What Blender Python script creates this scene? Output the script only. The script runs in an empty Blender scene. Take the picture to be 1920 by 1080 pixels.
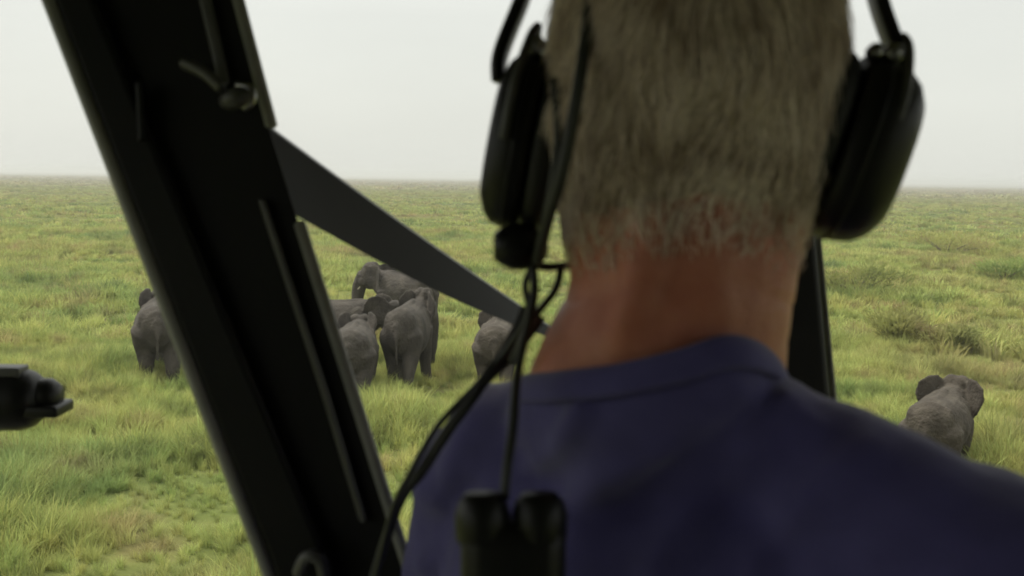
import bpy, bmesh, math, random
from mathutils import Vector, Matrix, noise

random.seed(7)
S = bpy.context.scene
COL = S.collection
R = math.radians

# ------------------------------------------------------------------ camera
CAM = Vector((0.0, 0.0, 6.0))          # eye six metres above the plain
FPX = 2059.0                            # focal length in pixels of the 1920 wide frame
PITCH = math.atan((540 - 335) / FPX)
ROLL = math.atan(26 / 1920)
fwd = Vector((0, math.cos(PITCH), -math.sin(PITCH)))
up0 = Vector((0, math.sin(PITCH), math.cos(PITCH)))
rt0 = Vector((1, 0, 0))
rt = rt0 * math.cos(ROLL) + up0 * math.sin(ROLL)
up = up0 * math.cos(ROLL) - rt0 * math.sin(ROLL)
cd = bpy.data.cameras.new('camera')
cam = bpy.data.objects.new('camera', cd)
COL.objects.link(cam)
cam.matrix_world = Matrix(((rt.x, up.x, -fwd.x, CAM.x), (rt.y, up.y, -fwd.y, CAM.y),
                           (rt.z, up.z, -fwd.z, CAM.z), (0, 0, 0, 1)))
cd.sensor_width = 36
cd.lens = FPX / 1920 * 36
cd.clip_start = 0.02
cd.clip_end = 40000
cd.dof.use_dof = True
cd.dof.focus_distance = 3.7
cd.dof.aperture_fstop = 8.5
S.camera = cam

# ------------------------------------------------------------------ sky, sun, exposure
SUN_EL, SUN_AZ = R(58), R(-60)          # high soft sun, up to the left and ahead
w = bpy.data.worlds.new('World')
S.world = w
w.use_nodes = True
nt = w.node_tree
nt.nodes.clear()
N = nt.nodes.new
out = N('ShaderNodeOutputWorld')
bg = N('ShaderNodeBackground')
sky = N('ShaderNodeTexSky')
sky.sky_type = 'NISHITA'
sky.sun_disc = False
sky.sun_elevation = SUN_EL
sky.sun_rotation = SUN_AZ
sky.dust_density = 4
tc = N('ShaderNodeTexCoord')
sep = N('ShaderNodeSeparateXYZ')
nt.links.new(tc.outputs['Generated'], sep.inputs[0])
ramp = N('ShaderNodeMapRange')          # overcast: brighter towards the zenith
ramp.inputs['From Min'].default_value = 0.14
ramp.inputs['From Max'].default_value = 1
ramp.inputs['To Min'].default_value = 3.3
ramp.inputs['To Max'].default_value = 9.5
nt.links.new(sep.outputs['Z'], ramp.inputs['Value'])
mp = N('ShaderNodeMapping')
mp.inputs['Scale'].default_value = (1.3, 1.3, 5)
nt.links.new(tc.outputs['Generated'], mp.inputs['Vector'])
cn = N('ShaderNodeTexNoise')
cn.inputs['Scale'].default_value = 1.6
cn.inputs['Detail'].default_value = 4
nt.links.new(mp.outputs[0], cn.inputs['Vector'])
cm = N('ShaderNodeMapRange')
cm.inputs['From Min'].default_value = 0.3
cm.inputs['From Max'].default_value = 0.7
cm.inputs['To Min'].default_value = 0.95
cm.inputs['To Max'].default_value = 1.04
nt.links.new(cn.outputs['Fac'], cm.inputs['Value'])
mul = N('ShaderNodeMath')
mul.operation = 'MULTIPLY'
nt.links.new(ramp.outputs[0], mul.inputs[0])
nt.links.new(cm.outputs[0], mul.inputs[1])
tint = N('ShaderNodeVectorMath')
tint.operation = 'SCALE'
tint.inputs[0].default_value = (0.985, 1.0, 0.925)
nt.links.new(mul.outputs[0], tint.inputs['Scale'])
mix = N('ShaderNodeMix')
mix.data_type = 'RGBA'
mix.inputs['Factor'].default_value = 0.06
nt.links.new(tint.outputs[0], mix.inputs['A'])
nt.links.new(sky.outputs[0], mix.inputs['B'])
nt.links.new(mix.outputs['Result'], bg.inputs['Color'])
bg.inputs['Strength'].default_value = 0.1
nt.links.new(bg.outputs[0], out.inputs[0])

sl = bpy.data.lights.new('sun', 'SUN')
sl.energy = 1.5
sl.angle = R(14)
sl.color = (1.0, 0.95, 0.86)
so = bpy.data.objects.new('sun', sl)
COL.objects.link(so)
sd = Vector((math.sin(SUN_AZ) * math.cos(SUN_EL), math.cos(SUN_AZ) * math.cos(SUN_EL), math.sin(SUN_EL)))
so.rotation_euler = sd.to_track_quat('Z', 'Y').to_euler()
so.location = (0, 0, 60)
S.view_settings.view_transform = 'Standard'
S.view_settings.look = 'None'
S.view_settings.exposure = 1.3
S.view_settings.gamma = 1.0
S.view_settings.use_curve_mapping = False
S.cycles.max_bounces = 6
S.cycles.volume_bounces = 0


# ------------------------------------------------------------------ helpers
def P(px, py, d):
    """the place seen at pixel (px, py) of the 1920 x 1080 photograph, d metres in front of the camera"""
    return CAM + d * (fwd + rt * ((px - 960) / FPX) - up * ((py - 540) / FPX))


def G(px, py):
    v = fwd + rt * ((px - 960) / FPX) - up * ((py - 540) / FPX)
    t = -CAM.z / v.z
    return CAM + v * t


ORG = {}


def tag(o, label, cat, group=None, kind=None):
    if label:
        o['label'] = label
    if cat:
        o['category'] = cat
    if group:
        o['group'] = group
    if kind:
        o['kind'] = kind
    return o


def mesh_of(bm, name, smooth=True):
    me = bpy.data.meshes.new(name)
    bm.to_mesh(me)
    bm.free()
    if smooth:
        me.polygons.foreach_set('use_smooth', [True] * len(me.polygons))
    return me


def obj(name, me, mat, parent=None, origin=None):
    """link a mesh given in world coordinates as one object"""
    if isinstance(me, bmesh.types.BMesh):
        me = mesh_of(me, name)
    o = bpy.data.objects.new(name, me)
    COL.objects.link(o)
    if parent is not None:
        org = ORG[parent.name]
        o.parent = parent
    else:
        org = Vector(origin) if origin is not None else Vector((0, 0, 0))
        o.location = org
    me.transform(Matrix.Translation(-org))
    ORG[o.name] = org
    if mat:
        me.materials.clear()
        me.materials.append(mat)
    return o


def empty(name, loc):
    o = bpy.data.objects.new(name, None)
    COL.objects.link(o)
    o.location = loc
    ORG[o.name] = Vector(loc)
    return o


def frames(pts):
    """tangent, side and up vectors along a path"""
    res = []
    prev = None
    for i, p in enumerate(pts):
        a = pts[max(i - 1, 0)]
        b = pts[min(i + 1, len(pts) - 1)]
        t = (b - a).normalized()
        if prev is None:
            ref = Vector((0, 1, 0)) if abs(t.y) < 0.8 else Vector((1, 0, 0))
            s = t.cross(ref).normalized()
        else:
            s = (prev - t * prev.dot(t)).normalized()
        prev = s
        res.append((t, s, t.cross(s)))
    return res


def tube(bm, pts, rad, seg=14, ax=None, closed=False):
    """closed skin round a path; rad is a number or (ra, rb) per point; ax fixes the two section axes"""
    pts = [Vector(p) for p in pts]
    n = len(pts)
    fr = frames(pts)
    rings = []
    order = list(range(n))

    def ring(c, s, u, ra, rb):
        return [bm.verts.new(c + s * (ra * math.cos(2 * math.pi * k / seg)) + u * (rb * math.sin(2 * math.pi * k / seg))) for k in range(seg)]
    for i in order:
        r = rad[i] if isinstance(rad, (list, tuple)) else rad
        ra, rb = r if isinstance(r, (list, tuple)) else (r, r)
        t, s, u = fr[i]
        if ax:
            s, u = Vector(ax[0]), Vector(ax[1])
        if not closed and i == 0:
            rings.append(ring(pts[i] - t * 0.35 * min(ra, rb), s, u, ra * 0.72, rb * 0.72))
        rings.append(ring(pts[i], s, u, ra, rb))
        if not closed and i == n - 1:
            rings.append(ring(pts[i] + t * 0.35 * min(ra, rb), s, u, ra * 0.72, rb * 0.72))
    m = len(rings)
    for i in range(m if closed else m - 1):
        A, B = rings[i], rings[(i + 1) % m]
        for k in range(seg):
            bm.faces.new((A[k], A[(k + 1) % seg], B[(k + 1) % seg], B[k]))
    if not closed:
        bm.faces.new(list(reversed(rings[0])))
        bm.faces.new(rings[-1])


def spline(pts, n=6, closed=False):
    pts = [Vector(p) for p in pts]
    res = []
    m = len(pts)
    rng = range(m) if closed else range(m - 1)
    for i in rng:
        if closed:
            p0, p1, p2, p3 = pts[i - 1], pts[i], pts[(i + 1) % m], pts[(i + 2) % m]
        else:
            p0, p1, p2, p3 = pts[max(i - 1, 0)], pts[i], pts[i + 1], pts[min(i + 2, m - 1)]
        for k in range(n):
            t = k / n
            res.append(0.5 * ((2 * p1) + (p2 - p0) * t + (2 * p0 - 5 * p1 + 4 * p2 - p3) * t * t + (3 * p1 - p0 - 3 * p2 + p3) * t ** 3))
    if not closed:
        res.append(pts[-1])
    return res


def ell(bm, c, r, rot=None, seg=20):
    M = Matrix.Translation(Vector(c)) @ (rot.to_4x4() if rot else Matrix()) @ Matrix.Diagonal((r[0], r[1], r[2], 1))
    bmesh.ops.create_uvsphere(bm, u_segments=seg, v_segments=seg // 2, radius=1, matrix=M)


def box(bm, lo, hi, bev=0.0):
    lo, hi = Vector(lo), Vector(hi)
    c = (lo + hi) / 2
    d = hi - lo
    r = bmesh.ops.create_cube(bm, size=1, matrix=Matrix.Translation(c) @ Matrix.Diagonal((d.x, d.y, d.z, 1)))
    if bev:
        es = list({e for v in r['verts'] for e in v.link_edges})
        bmesh.ops.bevel(bm, geom=es, offset=bev, segments=2, affect='EDGES', profile=0.6)


def evaluated(ob):
    dg = bpy.context.evaluated_depsgraph_get()
    dg.update()
    return bpy.data.meshes.new_from_object(ob.evaluated_get(dg))


def fuse(bm, voxel, iters=6, name='body'):
    """weld overlapping closed shapes into one continuous smooth surface"""
    bmesh.ops.recalc_face_normals(bm, faces=bm.faces)
    me = bpy.data.meshes.new('tmp')
    bm.to_mesh(me)
    bm.free()
    ob = bpy.data.objects.new('tmp', me)
    COL.objects.link(ob)
    m = ob.modifiers.new('r', 'REMESH')
    m.mode = 'VOXEL'
    m.voxel_size = voxel
    m.use_smooth_shade = True
    if iters:
        s = ob.modifiers.new('s', 'SMOOTH')
        s.factor = 0.5
        s.iterations = iters
    res = evaluated(ob)
    bpy.data.objects.remove(ob)
    bpy.data.meshes.remove(me)
    res.name = name
    res.polygons.foreach_set('use_smooth', [True] * len(res.polygons))
    return res


def displace(me, fn):
    ns = [v.normal.copy() for v in me.vertices]
    for v, n in zip(me.vertices, ns):
        v.co += n * fn(v.co)


def prism(poly, depth, thick, bev=0.004, push=None):
    """solid plate whose near face has the given outline, thick metres deep"""
    bm = bmesh.new()
    front = []
    for q in poly:
        d = q[2] if len(q) > 2 else depth
        front.append(P(q[0], q[1], d))
    push = push or Vector((-.27 * thick if poly[0][0] < 700 else 0, thick, 0))
    vf = [bm.verts.new(p) for p in front]
    vb = [bm.verts.new(p + push) for p in front]
    n = len(vf)
    ff = bm.faces.new(vf)
    fb = bm.faces.new(list(reversed(vb)))
    for i in range(n):
        bm.faces.new((vf[i], vb[i], vb[(i + 1) % n], vf[(i + 1) % n]))
    bmesh.ops.recalc_face_normals(bm, faces=bm.faces)
    if bev:
        bmesh.ops.bevel(bm, geom=list(bm.edges), offset=bev, segments=3, affect='EDGES', profile=0.5, clamp_overlap=True)
    bmesh.ops.triangulate(bm, faces=[f for f in bm.faces if len(f.verts) > 4])
    return mesh_of(bm, 'prism', smooth=False)


def mat(name, col, rough=0.6, col2=None, scale=20.0, bump=0.0, bscale=80.0, spec=0.5, metal=0.0, sheen=0.0, sss=0.0, stretch=(1, 1, 1), coord='Object', detail=5):
    m = bpy.data.materials.new(name)
    m.use_nodes = True
    t = m.node_tree
    b = t.nodes['Principled BSDF']
    b.inputs['Roughness'].default_value = rough
    b.inputs['Metallic'].default_value = metal
    b.inputs['Specular IOR Level'].default_value = spec
    if sheen:
        b.inputs['Sheen Weight'].default_value = sheen
        b.inputs['Sheen Roughness'].default_value = 0.45
    if sss:
        b.inputs['Subsurface Weight'].default_value = sss
        b.inputs['Subsurface Radius'].default_value = (0.01, 0.004, 0.002)
        b.inputs['Subsurface Scale'].default_value = 0.6
    tcn = t.nodes.new('ShaderNodeTexCoord')
    mpn = t.nodes.new('ShaderNodeMapping')
    mpn.inputs['Scale'].default_value = stretch
    t.links.new(tcn.outputs[coord], mpn.inputs['Vector'])
    c4 = (*col, 1)
    if col2:
        nz = t.nodes.new('ShaderNodeTexNoise')
        nz.inputs['Scale'].default_value = scale
        nz.inputs['Detail'].default_value = detail
        t.links.new(mpn.outputs[0], nz.inputs['Vector'])
        cr = t.nodes.new('ShaderNodeValToRGB')
        cr.color_ramp.elements[0].position = 0.35
        cr.color_ramp.elements[1].position = 0.65
        cr.color_ramp.elements[0].color = c4
        cr.color_ramp.elements[1].color = (*col2, 1)
        t.links.new(nz.outputs['Fac'], cr.inputs['Fac'])
        t.links.new(cr.outputs['Color'], b.inputs['Base Color'])
    else:
        b.inputs['Base Color'].default_value = c4
    if bump:
        nb = t.nodes.new('ShaderNodeTexNoise')
        nb.inputs['Scale'].default_value = bscale
        nb.inputs['Detail'].default_value = 4
        t.links.new(mpn.outputs[0], nb.inputs['Vector'])
        bn = t.nodes.new('ShaderNodeBump')
        bn.inputs['Strength'].default_value = bump
        bn.inputs['Distance'].default_value = 1.0 / bscale
        t.links.new(nb.outputs['Fac'], bn.inputs['Height'])
        t.links.new(bn.outputs[0], b.inputs['Normal'])
    return m


M = {
    'black_paint': mat('black_paint', (0.006, 0.0065, 0.006), 0.5, (0.010, 0.010, 0.0095), 9, 0.08, 300, spec=0.25),
    'brace_paint': mat('brace_paint', (0.026, 0.026, 0.0265), 0.5, (0.034, 0.0335, 0.0335), 12, spec=0.2),
    'pale_rim': mat('pale_rim', (0.20, 0.205, 0.185), 0.5, (0.26, 0.26, 0.235), 30, 0.1, 200),  # pale grey standing in for light along the frame edges
    'strip': mat('strip', (0.055, 0.056, 0.052), 0.45, (0.08, 0.08, 0.075), 25, 0.1, 200),
    'metal': mat('metal', (0.32, 0.32, 0.31), 0.32, metal=1.0),
    'trim': mat('trim', (0.035, 0.035, 0.033), 0.8, (0.045, 0.044, 0.04), 14, 0.2, 150),
    'headliner': mat('headliner', (0.10, 0.098, 0.09), 0.9, (0.12, 0.117, 0.11), 14, 0.2, 150),
    'plastic': mat('plastic', (0.006, 0.0065, 0.006), 0.42, (0.009, 0.009, 0.008), 30, 0.05, 400, spec=0.3),
    'cushion': mat('cushion', (0.010, 0.010, 0.010), 0.6, None, 1, 0.15, 250),
    'cable': mat('cable', (0.018, 0.020, 0.017), 0.5),
    'strap': mat('strap', (0.020, 0.021, 0.022), 0.7, (0.03, 0.03, 0.034), 60, 0.3, 600),
    'skin': mat('skin', (0.44, 0.145, 0.098), 0.45, (0.53, 0.215, 0.155), 34, 0.5, 480, sss=0.12, spec=0.4),
    'scalp': mat('scalp', (0.22, 0.165, 0.125), 0.8, (0.32, 0.26, 0.21), 30, 0.4, 200),
    'shirt': mat('shirt', (0.074, 0.066, 0.205), 0.85, (0.088, 0.079, 0.235), 40, 0.4, 600, sheen=0.3, spec=0.2),
    'trousers': mat('trousers', (0.10, 0.09, 0.07), 0.9, (0.12, 0.11, 0.085), 40, 0.2, 700),
    'eye': mat('eye', (0.03, 0.02, 0.015), 0.15),
    'tusk': mat('tusk', (0.62, 0.56, 0.44), 0.4),
    'elephant': mat('elephant', (0.028, 0.024, 0.020), 0.9, (0.058, 0.050, 0.040), 2.2, 0.6, 14, spec=0.25, detail=8),
    'elephant_brown': mat('elephant_brown', (0.036, 0.029, 0.022), 0.9, (0.064, 0.054, 0.041), 2.4, 0.6, 14, spec=0.25, detail=8),
}


# ------------------------------------------------------------------ terrain
def gh(x, y):
    r = math.hypot(x, y)
    k = min(1.0, max(0.0, (r - 4) / 30.0))
    h = 0.16 * math.sin(x * 0.21 + 1.3) * math.sin(y * 0.17) + 0.10 * math.sin(x * 0.53 + y * 0.31)
    far = max(0.0, r - 250)
    h = h * k + 0.35 * k * noise.noise((x * 0.02, y * 0.02, 0)) * min(1, r / 80)
    h += min(1.0, far / 900) * 0.7 * noise.noise((x * 0.004, y * 0.004, 3))
    if r > 2500:
        h += min(1, (r - 2500) / 2500) * (4.0 + 4 * noise.noise((x * 0.0006, y * 0.0006, 7)))
    return h


def grass_tree(name, is_ground):
    """colour of the sward by place: yellow-green, grey-green, olive and dry straw patches, straw far out"""
    m = bpy.data.materials.new(name)
    m.use_nodes = True
    t = m.node_tree
    t.nodes.clear()
    n = t.nodes.new
    L = t.links.new
    o = n('ShaderNodeOutputMaterial')
    geo = n('ShaderNodeNewGeometry')

    def nz(scale, detail, off):
        mpn = n('ShaderNodeMapping')
        mpn.inputs['Location'].default_value = off
        L(geo.outputs['Position'], mpn.inputs['Vector'])
        x = n('ShaderNodeTexNoise')
        x.inputs['Scale'].default_value = scale
        x.inputs['Detail'].default_value = detail
        x.inputs['Roughness'].default_value = 0.6
        L(mpn.outputs[0], x.inputs['Vector'])
        return x.outputs['Fac']

    def ramp(fac, stops):
        r = n('ShaderNodeValToRGB')
        e = r.color_ramp.elements
        while len(e) < len(stops):
            e.new(0.5)
        for q, (p, c) in zip(e, stops):
            q.position = p
            q.color = (*c, 1)
        L(fac, r.inputs['Fac'])
        return r.outputs['Color']

    def mixc(fac, a, b):
        x = n('ShaderNodeMix')
        x.data_type = 'RGBA'
        L(a, x.inputs['A'])
        L(b, x.inputs['B'])
        if isinstance(fac, float):
            x.inputs['Factor'].default_value = fac
        else:
            L(fac, x.inputs['Factor'])
        return x.outputs['Result']
    k = 1.0 if not is_ground else 0.36  # ground colours darkened to stand in for shade among the blades
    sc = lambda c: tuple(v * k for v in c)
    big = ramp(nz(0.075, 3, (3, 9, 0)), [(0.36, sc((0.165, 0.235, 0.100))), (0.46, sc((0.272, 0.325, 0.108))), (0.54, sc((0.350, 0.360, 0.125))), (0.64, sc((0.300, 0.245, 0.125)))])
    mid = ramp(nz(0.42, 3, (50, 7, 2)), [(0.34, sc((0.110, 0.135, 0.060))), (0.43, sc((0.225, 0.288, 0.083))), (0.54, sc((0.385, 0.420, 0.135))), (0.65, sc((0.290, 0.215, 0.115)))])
    col = mixc(0.5, big, mid)
    # straw plain towards the horizon
    ln = n('ShaderNodeVectorMath')
    ln.operation = 'LENGTH'
    L(geo.outputs['Position'], ln.inputs[0])
    mr = n('ShaderNodeMapRange')
    mr.interpolation_type = 'SMOOTHSTEP'
    mr.inputs['From Min'].default_value = 110
    mr.inputs['From Max'].default_value = 900
    L(ln.outputs['Value'], mr.inputs['Value'])
    straw = ramp(nz(0.012, 4, (9, 1, 0)), [(0.35, sc((0.235, 0.235, 0.125))), (0.65, sc((0.300, 0.255, 0.155)))])
    col = mixc(mr.outputs[0], col, straw)
    if not is_ground:
        oi = n('ShaderNodeObjectInfo')
        var = n('ShaderNodeHueSaturation')
        vr = n('ShaderNodeMapRange')
        vr.inputs['To Min'].default_value = 0.72
        vr.inputs['To Max'].default_value = 1.28
        L(oi.outputs['Random'], vr.inputs['Value'])
        L(vr.outputs[0], var.inputs['Value'])
        hr = n('ShaderNodeMapRange')
        hr.inputs['To Min'].default_value = 0.475
        hr.inputs['To Max'].default_value = 0.515
        fr = n('ShaderNodeMath')
        fr.operation = 'FRACT'
        ml = n('ShaderNodeMath')
        ml.operation = 'MULTIPLY'
        ml.inputs[1].default_value = 7.31
        L(oi.outputs['Random'], ml.inputs[0])
        L(ml.outputs[0], fr.inputs[0])
        L(fr.outputs[0], hr.inputs['Value'])
        L(hr.outputs[0], var.inputs['Hue'])
        L(col, var.inputs['Color'])
        col = var.outputs['Color']
        d = n('ShaderNodeBsdfDiffuse')
        tr = n('ShaderNodeBsdfTranslucent')
        ms = n('ShaderNodeMixShader')
        ms.inputs['Fac'].default_value = 0.35
        L(col, d.inputs['Color'])
        L(col, tr.inputs['Color'])
        L(d.outputs[0], ms.inputs[1])
        L(tr.outputs[0], ms.inputs[2])
        L(ms.outputs[0], o.inputs['Surface'])
    else:
        d = n('ShaderNodeBsdfDiffuse')
        L(col, d.inputs['Color'])
        bn = n('ShaderNodeBump')
        bn.inputs['Strength'].default_value = 0.7
        bn.inputs['Distance'].default_value = 0.5
        L(nz(0.9, 5, (1, 1, 1)), bn.inputs['Height'])
        L(bn.outputs[0], d.inputs['Normal'])
        L(d.outputs[0], o.inputs['Surface'])
    return m


GRASS = grass_tree('grass_blades', False)
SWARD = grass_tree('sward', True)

bm = bmesh.new()
rs = [0, 3, 6]
while rs[-1] < 14000:
    rs.append(rs[-1] * 1.055 + 0.25)
na = 220
prev = None
for r in rs:
    if r == 0:
        prev = [bm.verts.new((0, 0, gh(0, 0)))]
        continue
    cur = []
    for k in range(na):
        a = 2 * math.pi * k / na
        x, y = r * math.cos(a), r * math.sin(a)
        cur.append(bm.verts.new((x, y, gh(x, y))))
    for k in range(na):
        if len(prev) == 1:
            bm.faces.new((prev[0], cur[k], cur[(k + 1) % na]))
        else:
            bm.faces.new((prev[k], cur[k], cur[(k + 1) % na], prev[(k + 1) % na]))
    prev = cur
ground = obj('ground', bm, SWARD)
tag(ground, 'flat green and straw coloured plain running to the horizon', None, kind='structure')


# ------------------------------------------------------------------ grass
def tuft_mesh(nb, h, wd, spread, seed, segs=3):
    rnd = random.Random(seed)
    vs, fs = [], []
    for _ in range(nb):
        a = rnd.uniform(0, 6.283)
        r0 = spread * math.sqrt(rnd.random())
        base = Vector((r0 * math.cos(a), r0 * math.sin(a), -0.04))
        b = a + rnd.uniform(-1.0, 1.0)
        lean = rnd.uniform(0.15, 0.85)
        hh = h * rnd.uniform(0.55, 1.1)
        ww = wd * rnd.uniform(0.6, 1.3)
        dr = Vector((math.cos(b), math.sin(b), 0))
        sdv = Vector((-math.sin(b), math.cos(b), 0)).lerp(dr, rnd.uniform(-0.5, 0.5)).normalized()
        i0 = len(vs)
        for s in range(segs + 1):
            t = s / segs
            p = base + Vector((0, 0, hh * (t - 0.28 * lean * t * t))) + dr * (hh * lean * t * t * 0.9)
            k = ww * (1 - t ** 1.6) * 0.5
            if s == segs:
                vs.append(p)
            else:
                vs.append(p - sdv * k)
                vs.append(p + sdv * k)
        for s in range(segs):
            a0 = i0 + 2 * s
            if s == segs - 1:
                fs.append((a0, a0 + 1, a0 + 2))
            else:
                fs.append((a0, a0 + 1, a0 + 3, a0 + 2))
    me = bpy.data.meshes.new('tuft')
    me.from_pydata([tuple(v) for v in vs], [], fs)
    me.polygons.foreach_set('use_smooth', [True] * len(me.polygons))
    me.materials.append(GRASS)
    return me


def instanced_grass(name, tufts, pts, label):
    """one object; geometry nodes stand a tuft on every point"""
    src = bpy.data.collections.new(name + '_tufts')
    for i, t in enumerate(tufts):
        o = bpy.data.objects.new('%s_tuft_%02d' % (name, i), t)
        src.objects.link(o)
    me = bpy.data.meshes.new(name)
    me.from_pydata([p[0] for p in pts], [], [])
    a = me.attributes.new('rot', 'FLOAT_VECTOR', 'POINT')
    a.data.foreach_set('vector', [c for p in pts for c in p[1]])
    a = me.attributes.new('scl', 'FLOAT_VECTOR', 'POINT')
    a.data.foreach_set('vector', [c for p in pts for c in p[2]])
    a = me.attributes.new('pick', 'INT', 'POINT')
    a.data.foreach_set('value', [p[3] for p in pts])
    o = bpy.data.objects.new(name, me)
    COL.objects.link(o)
    me.materials.append(GRASS)
    g = bpy.data.node_groups.new(name + '_nodes', 'GeometryNodeTree')
    g.interface.new_socket('Geometry', in_out='INPUT', socket_type='NodeSocketGeometry')
    g.interface.new_socket('Geometry', in_out='OUTPUT', socket_type='NodeSocketGeometry')
    gi, go = g.nodes.new('NodeGroupInput'), g.nodes.new('NodeGroupOutput')
    ip = g.nodes.new('GeometryNodeInstanceOnPoints')
    ci = g.nodes.new('GeometryNodeCollectionInfo')
    ci.inputs['Collection'].default_value = src
    ci.inputs['Separate Children'].default_value = True
    ci.inputs['Reset Children'].default_value = True

    def attr(nm, ty):
        q = g.nodes.new('GeometryNodeInputNamedAttribute')
        q.data_type = ty
        q.inputs['Name'].default_value = nm
        return q.outputs['Attribute']
    er = g.nodes.new('FunctionNodeEulerToRotation')
    g.links.new(attr('rot', 'FLOAT_VECTOR'), er.inputs[0])
    g.links.new(gi.outputs[0], ip.inputs['Points'])
    g.links.new(ci.outputs[0], ip.inputs['Instance'])
    ip.inputs['Pick Instance'].default_value = True
    g.links.new(attr('pick', 'INT'), ip.inputs['Instance Index'])
    g.links.new(er.outputs[0], ip.inputs['Rotation'])
    g.links.new(attr('scl', 'FLOAT_VECTOR'), ip.inputs['Scale'])
    g.links.new(ip.outputs[0], go.inputs[0])
    o.modifiers.new('grass', 'NODES').node_group = g
    tag(o, label, None, kind='stuff')
    return o


def scatter(n, r0, r1, half, hmin, hmax, kinds, patch, seed, wide=1.0):
    rnd = random.Random(seed)
    pts = []
    while len(pts) < n:
        r = math.sqrt(rnd.uniform(r0 * r0, r1 * r1))
        a = rnd.uniform(-half, half)
        x, y = r * math.sin(a), r * math.cos(a)
        q = noise.noise((x * patch, y * patch, 1.7)) + 0.5 * noise.noise((x * patch * 2.7, y * patch * 2.7, 5.1))
        if rnd.random() > max(.72, 0.8 + 0.5 * q):
            continue
        s = (hmin + (hmax - hmin) * min(1, max(0, 0.45 + 0.95 * q))) * rnd.uniform(0.75, 1.25)
        pts.append(((x, y, gh(x, y)), (rnd.gauss(0, 0.12), rnd.gauss(0, 0.12), rnd.uniform(0, 6.283)), (s * wide, s * wide, s), rnd.randrange(kinds)))
    return pts


near_t = [tuft_mesh(46, 0.62, 0.020, 0.16, 10 + i, 4) for i in range(5)]
mid_t = [tuft_mesh(40, 0.62, 0.045, 0.30, 30 + i, 3) for i in range(4)]
far_t = [tuft_mesh(34, 0.60, 0.13, 0.75, 50 + i, 2) for i in range(4)]
instanced_grass('grass', near_t, scatter(21000, 10, 42, R(42), 0.36, 1.60, 5, 0.26, 1), 'long green and straw coloured grass round the elephants')
instanced_grass('grass', mid_t, scatter(22000, 40, 125, R(38), 0.55, 1.5, 4, 0.16, 2, 1.2), 'long green grass beyond the elephants')
instanced_grass('grass', far_t, scatter(30000, 120, 520, R(36), 0.5, 1.25, 4, 0.05, 3, 1.3), 'pale grass fading out towards the horizon')


instanced_grass('grass', far_t, scatter(24000, 500, 2200, R(34), 1.0, 2.0, 4, 0.012, 4, 2.6), 'straw coloured grass of the far plain')


# ------------------------------------------------------------------ shrubs in the grass
TWIG = mat('twig', (0.09, 0.07, 0.045), 0.9, (0.13, 0.10, 0.07), 8, 0.4, 40)


def shrub(px, py, wd, ht, label, seed):
    rnd = random.Random(seed)
    g = G(px, py)
    base = Vector((g.x, g.y, gh(g.x, g.y)))
    root = empty('shrub', base)
    tag(root, label, 'shrub', 'low shrubs in the grass')
    bm = bmesh.new()
    lobes = []
    for k in range(9):
        a = rnd.uniform(0, 6.283)
        r = wd * 0.5 * math.sqrt(rnd.random()) * 0.85
        c = base + Vector((r * math.cos(a), r * math.sin(a) * 0.8, ht * rnd.uniform(0.35, 0.75)))
        lobes.append((c, wd * rnd.uniform(0.12, 0.24), ht * rnd.uniform(0.2, 0.34)))
        tube(bm, spline([base + Vector((rnd.uniform(-.15, .15), rnd.uniform(-.15, .15), -0.05)), base.lerp(c, 0.5) + Vector((0, 0, 0.1)), c], 3), [0.05 - 0.006 * j for j in range(7)], 6)
    obj('stem', bm, TWIG, root)
    vs, fs = [], []
    for c, rw, rh in lobes:
        for _ in range(220):
            d = Vector((rnd.gauss(0, 1), rnd.gauss(0, 1), rnd.gauss(0, 1))).normalized() * (rnd.random() ** 0.5)
            p = c + Vector((d.x * rw * 1.6, d.y * rw * 1.6, d.z * rh))
            ln = rnd.uniform(0.18, 0.42)
            u = Vector((d.x + rnd.gauss(0, .5), d.y + rnd.gauss(0, .5), 1.1)).normalized()
            v = u.cross(Vector((rnd.gauss(0, 1), rnd.gauss(0, 1), .1))).normalized() * rnd.uniform(.018, .040)
            i = len(vs)
            m_ = p + u * ln * .55
            e_ = p + u * ln + Vector((d.x, d.y, -.5)) * ln * .22
            vs += [p - v * .5, p + v * .5, m_ + v, m_ - v, e_]
            fs.append((i, i + 1, i + 2, i + 3))
            fs.append((i + 3, i + 2, i + 4))
    me = bpy.data.meshes.new('foliage')
    me.from_pydata([tuple(v) for v in vs], [], fs)
    obj('foliage', me, GRASS, root)


shrub(1605, 562, 4.6, 1.5, 'wide low olive shrub just right of the black post behind the man', 1)
shrub(1775, 476, 7.0, 2.0, 'grey green shrub highest up the plain on the right side', 2)
shrub(1880, 528, 4.6, 1.6, 'low shrub at the right edge of the view, well above the lone elephant', 3)
shrub(1700, 655, 2.6, 1.3, 'olive shrub nearest above and left of the lone elephant', 4)
shrub(1800, 668, 1.7, 0.9, 'small shrub right above the lone elephant\'s head', 5)


# ------------------------------------------------------------------ elephants
def rotz(v, a):
    return Vector((v.x * math.cos(a) - v.y * math.sin(a), v.x * math.sin(a) + v.y * math.cos(a), v.z))


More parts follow.
